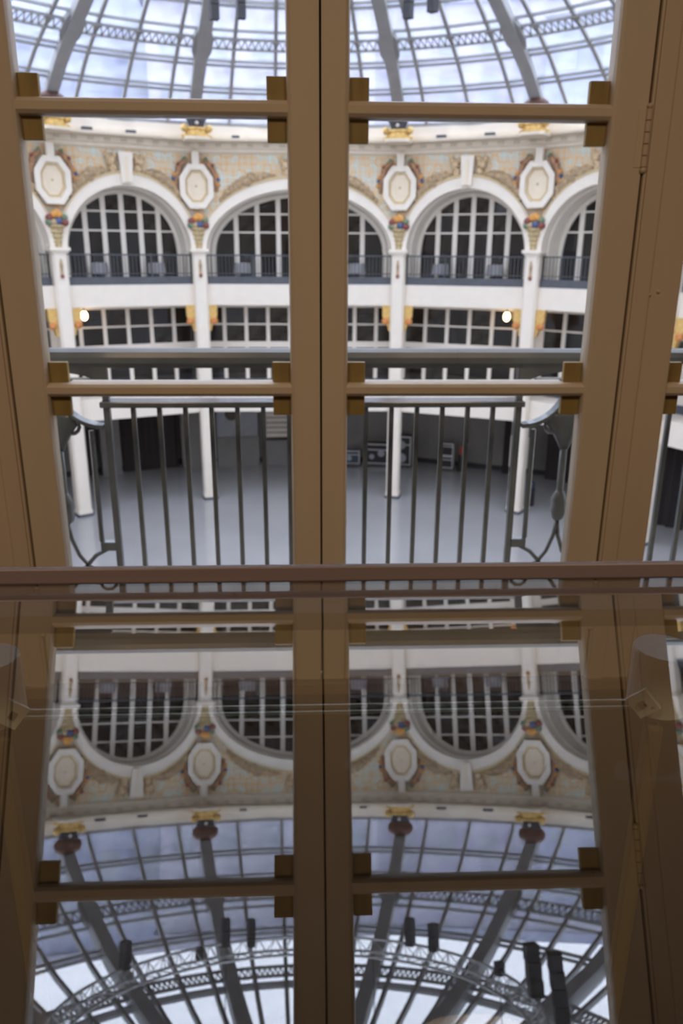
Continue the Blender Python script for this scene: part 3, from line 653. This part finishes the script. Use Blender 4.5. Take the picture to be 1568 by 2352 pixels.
# lit lamps in the mezzanine
for az, nm in ((-31.3, 'beside the leftmost column in view'), (30.7, 'beside the fourth column from the left')):
    P = pol(az, 14.75); k = thing('hanging_lamp', 'small warm lit lamp under the gallery %s' % nm, 'lamp', (P[0], P[1], -2.30), 0, 'lit lamps in the mezzanine')
    MB().ball((0, 0, 0.20), 0.13, 10, 7, (1, 1, 1.35)).build('bulb', bulb_glow, k, smooth=True)
    MB().lathe([(0.06, 0.36), (0.05, 0.42), (0.01, 0.44), (0.01, -ZGALB * 0 + 0.53)], 8).build('stem', dark_metal, k)

# ------------------------------------------------------------------ ground storey
def ground_panel(name, label, cat, a0, a1, z0, z1, m, depth=0.12, r=19.88, group=None, kind=None):
    az = (a0 + a1) / 2; P = pol(az, r); wd = r * math.radians(a1 - a0)
    return P, wd, -az * D2R
dn = [20]
for a0, a1, lb in ((-30.5, -27.6, 'dark doorway behind the leftmost column'), (-24.4, -17.0, 'wide black doorway of the ground storey on the left'), (27.5, 28.4, 'narrow dark doorway left of the fourth column'), (33.2, 37.5, 'dark doorway right of the fourth column')):
    az = (a0 + a1) / 2; P = pol(az, 19.15); wd = 19.2 * math.radians(a1 - a0); h = 3.0
    d = struct(inst('door_%d' % dn[0], None, None, (P[0], P[1], ZG), -az * D2R), lb); dn[0] += 1
    k = max(1, round(wd / 0.9))
    for i in range(k):
        x0 = -wd / 2 + wd * i / k; MB().box(x0 + 0.01, x0 + wd / k - 0.01, 0, 0.06, 0.02, h).build('door_panel', curtain, d)
    MB().box(-wd / 2 - 0.06, wd / 2 + 0.06, -0.02, 0.06, h, h + 0.10).build('head_frame', ground_gray, d)
for a0, a1 in ((-27.2, -24.7), (-16.6, -14.0)):
    az = (a0 + a1) / 2; P = pol(az, 18.85); wd = 18.85 * math.radians(a1 - a0)
    struct(MB().box(-wd / 2, wd / 2, 0, 0.5, 0, -ZG + ZMEZB).build('wall_pier', ground_gray, None, (P[0], P[1], ZG), -az * D2R), 'grey pier beside the black doorway')
def slab_thing(name, label, cat, az, r, w, d, h, z=0.0):
    P = pol(az, r); return thing(name, label, cat, (P[0], P[1], ZG + z), -az * D2R)
P = pol(-9.0, 18.7)
t = thing('display_board', 'pale board with a dark figure standing on a grey plinth at the back wall', 'board', (P[0], P[1], ZG), 9.0 * D2R)
MB().box(-0.95, 0.95, 0.0, 0.35, 0.0, 1.35).build('plinth', ground_gray, t); MB().box(-0.92, 0.92, 0.10, 0.18, 1.35, 3.1).build('panel', sticker, t); MB().ball((-0.25, 0.09, 2.45), 0.3, 10, 6, (1, .15, 1.2)).build('dark_figure', mat('figure_brown', (.10, .08, .07), .7), t)
P = pol(-2.6, 18.7)
t = thing('slatted_shutter', 'white slatted shutter above a grey bench at the back wall', 'shutter', (P[0], P[1], ZG), 2.6 * D2R)
for k in range(8): MB().box(-0.8, 0.8, 0.05, 0.12, 1.30 + 0.23 * k, 1.48 + 0.23 * k).build('slat', plaster, t)
MB().box(-0.8, 0.8, 0.0, 0.35, 0.0, 1.15).build('bench', ground_gray, t)
def road_case(label, az, r, w, h, d, z=0.0, dots=(), m=black, wheels=True, group='road cases at the back wall'):
    P = pol(az, r); t = thing('road_case', label, 'road case', (P[0], P[1], ZG + z), -az * D2R, group)
    z0 = 0.12 if wheels else 0.0; e = 0.05
    MB().box(-w / 2 + 0.015, w / 2 - 0.015, 0.015, d - 0.015, z0 + 0.01, h - 0.01).build('body', m, t)
    for x in (-w / 2, w / 2 - e):
        for y in (0, d - e): MB().box(x, x + e, y, y + e, z0, h).build('corner_edge', alu, t)
    for z_ in (z0, h - e):
        for y in (0, d - e): MB().box(-w / 2 + e, w / 2 - e, y, y + e, z_, z_ + e).build('long_edge', alu, t)
    MB().box(-w / 2 + e, w / 2 - e, -0.004, 0.02, h * 0.72, h * 0.72 + 0.04).build('lid_joint', alu, t)
    for x, zz, rr in dots: MB().lathe([(rr, -0.01), (rr, 0.01)], 14).build('round_sticker', sticker, t, (x, 0.0, zz)).rotation_euler = (math.pi / 2, 0, 0)
    if wheels:
        for x in (-w / 2 + 0.12, w / 2 - 0.12):
            for y in (0.1, d - 0.1): MB().tube([(x - 0.03, y, 0.06), (x + 0.03, y, 0.06)], 0.06, 10).build('caster', dark_metal, t)
    return t
road_case('wide low black road case with two grey stickers at the back wall', 10.6, 18.6, 1.12, 1.05, 0.7, dots=((-0.28, 0.45, 0.12), (0.15, 0.62, 0.16)))
road_case('tall black road case with a large round grey mark beside the third column', 13.9, 18.6, 0.85, 1.45, 0.7, dots=((-0.02, 1.05, 0.2), (0.0, 0.45, 0.22)))
road_case('navy blue low road case nearest the door meeting stile', 6.6, 18.4, 0.95, 0.75, 0.6, m=navy, dots=((0.0, 0.40, 0.12),))
road_case('lower of two stacked small black cases at the grey wall', 20.3, 18.6, 0.55, 0.68, 0.5)
road_case('upper of two stacked small black cases at the grey wall', 20.3, 18.6, 0.55, 0.58, 0.5, z=0.68, wheels=False)
P = pol(22.2, 18.8); t = thing('fire_extinguisher', 'red and black fire extinguisher beside the stacked black cases', 'extinguisher', (P[0], P[1], ZG))
MB().lathe([(0.16, 0), (0.17, 0.05), (0.17, 0.75)], 12).build('stand', black, t); MB().lathe([(0.10, 0.75), (0.11, 0.80), (0.11, 1.10), (0.04, 1.18)], 12).build('bottle', red_paint, t, smooth=True); MB().box(-0.03, 0.10, -0.02, 0.02, 1.18, 1.24).build('handle', black, t)
P = (8.50, 28.75); t = thing('waste_bin', 'slim black waste bin on the open floor right of the fourth column', 'bin', (P[0], P[1], ZG))
MB().lathe([(0.17, 0), (0.18, 0.03), (0.18, 0.70), (0.15, 0.74)], 16).build('body', black, t); MB().lathe([(0.13, 0.74), (0.16, 0.78), (0.16, 0.90), (0.10, 0.96)], 16).build('lid', navy, t)
P = pol(30.2, 18.4); t = thing('poster_board', 'tilted white poster board at the back wall right of the fourth column', 'board', (P[0], P[1], ZG), -31 * D2R)
MB().box(-0.40, 0.40, 0, 0.05, 0.55, 1.9).build('panel', plaster, t); MB().box(-0.36, -0.30, 0.05, 0.12, 0, 1.7).build('leg', dark_metal, t); MB().box(0.30, 0.36, 0.05, 0.12, 0, 1.7).build('leg', dark_metal, t)
for i, (az, r) in enumerate(((49.5, 16.6), (53.0, 16.2))):
    P = pol(az, r); t = thing('black_drape', ('tall black drape panel left of' if i == 0 else 'tall black drape panel behind') + ' the column in the right side window', 'curtain', (P[0], P[1], ZG), -az * D2R, 'drape panels at the right')
    poly = []; vs = []; fs = []; k = 14
    for q in range(k + 1):
        x = -0.75 + 1.5 * q / k; y = 0.07 * math.sin(q * 1.9); vs += [(x, y, 0.02), (x, y, 3.2), (x, y + 0.05, 0.02), (x, y + 0.05, 3.2)]
    for q in range(k): a = 4 * q; fs += [(a, a + 4, a + 5, a + 1), (a + 2, a + 3, a + 7, a + 6), (a + 1, a + 5, a + 7, a + 3), (a, a + 2, a + 6, a + 4)]
    MB().add(vs, fs + [(0, 1, 3, 2), (4 * k, 4 * k + 2, 4 * k + 3, 4 * k + 1)]).build('cloth', curtain, t); MB().box(-0.8, 0.8, 0.0, 0.05, 3.2, 3.25).build('rod', dark_metal, t)

# ================================================================== THE GLASS DOME
PROF = [(13.95, 4.12), (13.6, 4.58), (13.1, 4.90), (12.6, 5.22), (12.0, 5.6), (11.0, 6.1), (10.0, 6.55), (9.0, 6.98), (7.6, 7.42), (6.5, 7.72), (5.0, 8.02), (3.0, 8.30), (1.2, 8.42)]
def zdome(r):
    for (r1, z1), (r2, z2) in zip(PROF, PROF[1:]):
        if r2 <= r <= r1: return z2 + (z1 - z2) * (r - r2) / (r1 - r2)
    return PROF[0][1] if r > PROF[0][0] else PROF[-1][1]
dome = thing('glass_dome', 'ribbed glass dome of the rotunda with grey steel bars', 'dome', (CX, CY, 4.2))
def lp(az, r, dz=0.0): a = az * D2R; return Vector((r * math.sin(a), r * math.cos(a), zdome(r) - 4.2 + dz))
MUL = []
for i in range(16):
    a0 = ALL_AZ[i]; a1 = full[i + 1]; mid = (a0 + a1) / 2
    MUL += [mid + d for d in ((-6.4, 0, 6.4) if a1 - a0 < 25 else (-9.9, -3.3, 3.3, 9.9))]
SECT = sorted(ALL_AZ + MUL)
RS = [13.94, 13.6, 13.1, 12.6, 12.0, 11.5, 11.0, 10.5, 10.0, 9.4, 9.0, 8.3, 7.6, 7.0, 6.5, 5.5, 4.6, 3.8, 3.0]
def sweep(az_w, dep, rs, off):
    """bar of tangential half-width az_w and depth dep following the dome profile, built at azimuth 0"""
    vs = []; fs = []
    for r in rs:
        p = lp(0, r); vs += [(-az_w, p.y, p.z + off), (az_w, p.y, p.z + off), (az_w, p.y, p.z + off - dep), (-az_w, p.y, p.z + off - dep)]
    for i in range(len(rs) - 1): fs += [(4 * i + k, 4 * i + 4 + k, 4 * i + 4 + (k + 1) % 4, 4 * i + (k + 1) % 4) for k in range(4)]
    return MB().add(vs, fs + [(3, 2, 1, 0), tuple(4 * (len(rs) - 1) + k for k in range(4))])
rib_me = sweep(0.19, 0.34, [13.25] + RS[2:], 0.05).mesh('rib', rib_gray)
for a in ALL_AZ: inst('rib', rib_me, dome, (0, 0, 0), -a * D2R)
bar_me = sweep(0.055, 0.12, RS[:-2], 0.02).mesh('glazing_bar', rib_gray)
for a in MUL: inst('glazing_bar', bar_me, dome, (0, 0, 0), -a * D2R)
loop = SECT + [SECT[0] + 360]
def hoop(r, t, dz): return MB().tube([lp(a, r, dz) for a in SECT], t, 4, closed=True)
for r in (12.78, 12.62, 11.80, 11.62, 10.42, 9.50, 9.32, 7.22, 7.06, 5.2, 5.05): hoop(r, 0.055, -0.04).build('hoop_bar', rib_gray, dome)
hoop(13.85, 0.09, 0.0).build('hoop_bar', rib_gray, dome); hoop(3.0, 0.16, 0.0).build('hoop_bar', rib_gray, dome)
for r0_, r1_ in ((11.06, 10.66), (7.80, 7.42)):
    g = inst('lattice_girder', None, dome)
    hoop(r0_, 0.05, -0.10).build('chord', rib_gray, g); hoop(r1_, 0.05, -0.10).build('chord', rib_gray, g)
    z = MB()
    for a0, a1 in zip(loop, loop[1:]):
        kk = max(1, round((a1 - a0) / 1.15))
        for k in range(kk):
            q0 = lp(a0, r0_, -.1).lerp(lp(a1, r0_, -.1), k / kk); q1 = lp(a0, r1_, -.1).lerp(lp(a1, r1_, -.1), (k + .5) / kk); q2 = lp(a0, r0_, -.1).lerp(lp(a1, r0_, -.1), (k + 1) / kk)
            z.tube([q0, q1], 0.022, 4); z.tube([q1, q2], 0.022, 4)
    z.build('zigzag', rib_gray, g)['kind'] = 'stuff'
# gussets where the ribs meet the first lattice ring
gm = MB(); pts = [(11.45, .18), (11.12, .30), (10.60, .30), (10.25, .18)]; vs = []
for dz in (-0.20, -0.05):
    for s in (1, -1):
        for r, w in (pts if s > 0 else pts[::-1]): q = lp(0, r, dz); vs.append((s * w, q.y, q.z))
gm.add(vs, [tuple(range(8)), tuple(reversed(range(8, 16)))] + [(k, 8 + k, 8 + (k + 1) % 8, (k + 1) % 8) for k in range(8)])
gme = gm.mesh('rib_gusset', rib_gray)
for a in ALL_AZ: inst('rib_gusset', gme, dome, (0, 0, 0), -a * D2R)
ROWS = [13.85, 12.70, 11.71, 10.86, 9.41, 8.40, 7.14, 6.1, 5.12, 4.0, 3.0]
rest = MB()
for a0, a1 in zip(loop, loop[1:]):
    am = (a0 + a1) / 2
    for ra, rb in zip(ROWS, ROWS[1:]):
        vs = [lp(a0, ra, .0), lp(a1, ra, .0), lp(a1, rb, .0), lp(a0, rb, .0)]
        if -62 < am < 62 and rb > 4.5: MB().add(vs, [(0, 1, 2, 3)]).build('dome_pane', dome_glass, dome)
        else: rest.add(vs, [(0, 1, 2, 3)])
rest.add([lp(a, 3.0) for a in SECT], [tuple(range(len(SECT)))])
tag(rest.build('dome_glazing', dome_glass, dome), kind='stuff')

# ------------------------------------------------------------------ lighting truss ring with hanging equipment
TR, TZ = 4.6, 5.85
tr = thing('lighting_truss', 'round aluminium lighting truss hanging below the dome', 'truss', (CX, CY, TZ))
def tp(a, dr, dz): a *= D2R; return Vector(((TR + dr) * math.sin(a), (TR + dr) * math.cos(a), dz))
K = 72
for dr_, dz in ((-0.2, 0.14), (0.2, 0.14), (0.0, -0.2)): MB().tube([tp(360 * k / K, dr_, dz) for k in range(K)], 0.032, 8, closed=True).build('chord', alu, tr, smooth=True)
z = MB()
for k in range(K):
    a0, am, a1 = 360 * k / K, 360 * (k + .5) / K, 360 * (k + 1) / K
    for dr_ in (-0.2, 0.2): z.tube([tp(a0, dr_, .14), tp(am, 0, -.2)], 0.013, 4); z.tube([tp(am, 0, -.2), tp(a1, dr_, .14)], 0.013, 4)
    z.tube([tp(a0, -.2, .14), tp(am, .2, .14)], 0.013, 4); z.tube([tp(am, .2, .14), tp(a1, -.2, .14)], 0.013, 4)
z.build('bracing', alu, tr)['kind'] = 'stuff'
for k in range(8):
    a = 22.5 + 45 * k; q = tp(a, 0, .14); hh = zdome(TR) - TZ - 0.1
    MB().tube([q, Vector((q.x, q.y, hh))], 0.012, 5).build('cable', dark_metal, tr)
def hang(label, az, zb, h, w, dr_=0.0, tilt=0.0, kind='speaker'):
    q = tp(az, dr_, 0); zt = TZ - 0.22
    o = thing('hanging_' + kind, label, kind, (CX + q.x, CY + q.y, zb), -az * D2R, 'black equipment hanging from the truss')
    k = max(2, round(h / 0.28))
    for i in range(k):
        MB().box(-w / 2, w / 2, -w / 2 + tilt * i, w / 2 + tilt * i, h * i / k + 0.008, h * (i + 1) / k - 0.008).build('cabinet', black, o)
    MB().tube([(0, 0, 0.02), (0, 0, h)], w * 0.3, 6).build('spine', black, o)
    if zt > zb + h: MB().tube([(0, 0, h - 0.02), (0, 0, zt - zb + 0.05)], 0.02, 5).build('hanger', dark_metal, o)
    return o
hang('left one of the pair of black units hanging high in the left door', -22.8, 5.10, 0.62, 0.19)
hang('right one of the pair of black units hanging high in the left door', -14.9, 5.18, 0.62, 0.19)
hang('left one of the pair of black units hanging high in the right door', 34.6, 5.08, 0.62, 0.19)
hang('right one of the pair of black units hanging high in the right door', 42.5, 5.11, 0.60, 0.19)
hang('black unit mirrored far left in the table glass', -55.5, 5.08, 0.58, 0.19)
hang('small black spotlight mirrored beside the left rib in the table glass', -30.8, 5.62, 0.28, 0.15, kind='spotlight')
hang('small black spotlight mirrored near the right rib in the table glass', 67.8, 5.45, 0.28, 0.17, kind='spotlight')
hang('long black speaker array mirrored at lower right in the table glass', 86.4, 4.70, 0.95, 0.26, tilt=0.02)
hang('longest black speaker array mirrored by the right stile in the table glass', 100.0, 4.55, 1.15, 0.26, dr_=0.2, tilt=0.02)

# ================================================================== NEIGHBOURING BUILDINGS OUTSIDE THE DOME
BL = [(-66, 42, 26, 13.2, 2, 'grey block at the far left edge beyond the dome'), (-40, 46, 24, 15.4, 0, 'grey lavender block left beyond the dome'), (-19, 53, 20, 18.7, 1, 'bluish block left of centre beyond the dome'), (-3.5, 46, 16, 16.4, 2, 'pale grey block straight ahead beyond the dome'),
      (14, 53, 20, 18.2, 0, 'lavender block right of centre beyond the dome'), (36, 46, 25, 15.6, 1, 'bluish block right beyond the dome'), (64, 42, 26, 13.6, 0, 'lavender block at the far right edge beyond the dome')]
for az, r, wd, top, mi, lb in BL:
    P = pol(az, r); o = thing('building', lb, 'building', (P[0], P[1], -12), -az * D2R, 'buildings beyond the dome')
    h = top + 12
    MB().box(-wd / 2, wd / 2, 0, 5, 0, h).build('wall', bld[mi], o); MB().box(-wd / 2 - .3, wd / 2 + .3, -0.3, 5.2, h, h + 0.7).build('parapet', bld[(mi + 1) % 3], o)
    nw = int(wd / 3)
    wm = MB().box(-0.7, 0.7, -0.05, 0.1, 0, 2.0).mesh('window', bld_win)
    for i in range(nw):
        for j in range(3): inst('window', wm, o, (-wd / 2 + (i + .5) * wd / nw, 0, h - 3.4 - 3.6 * j))
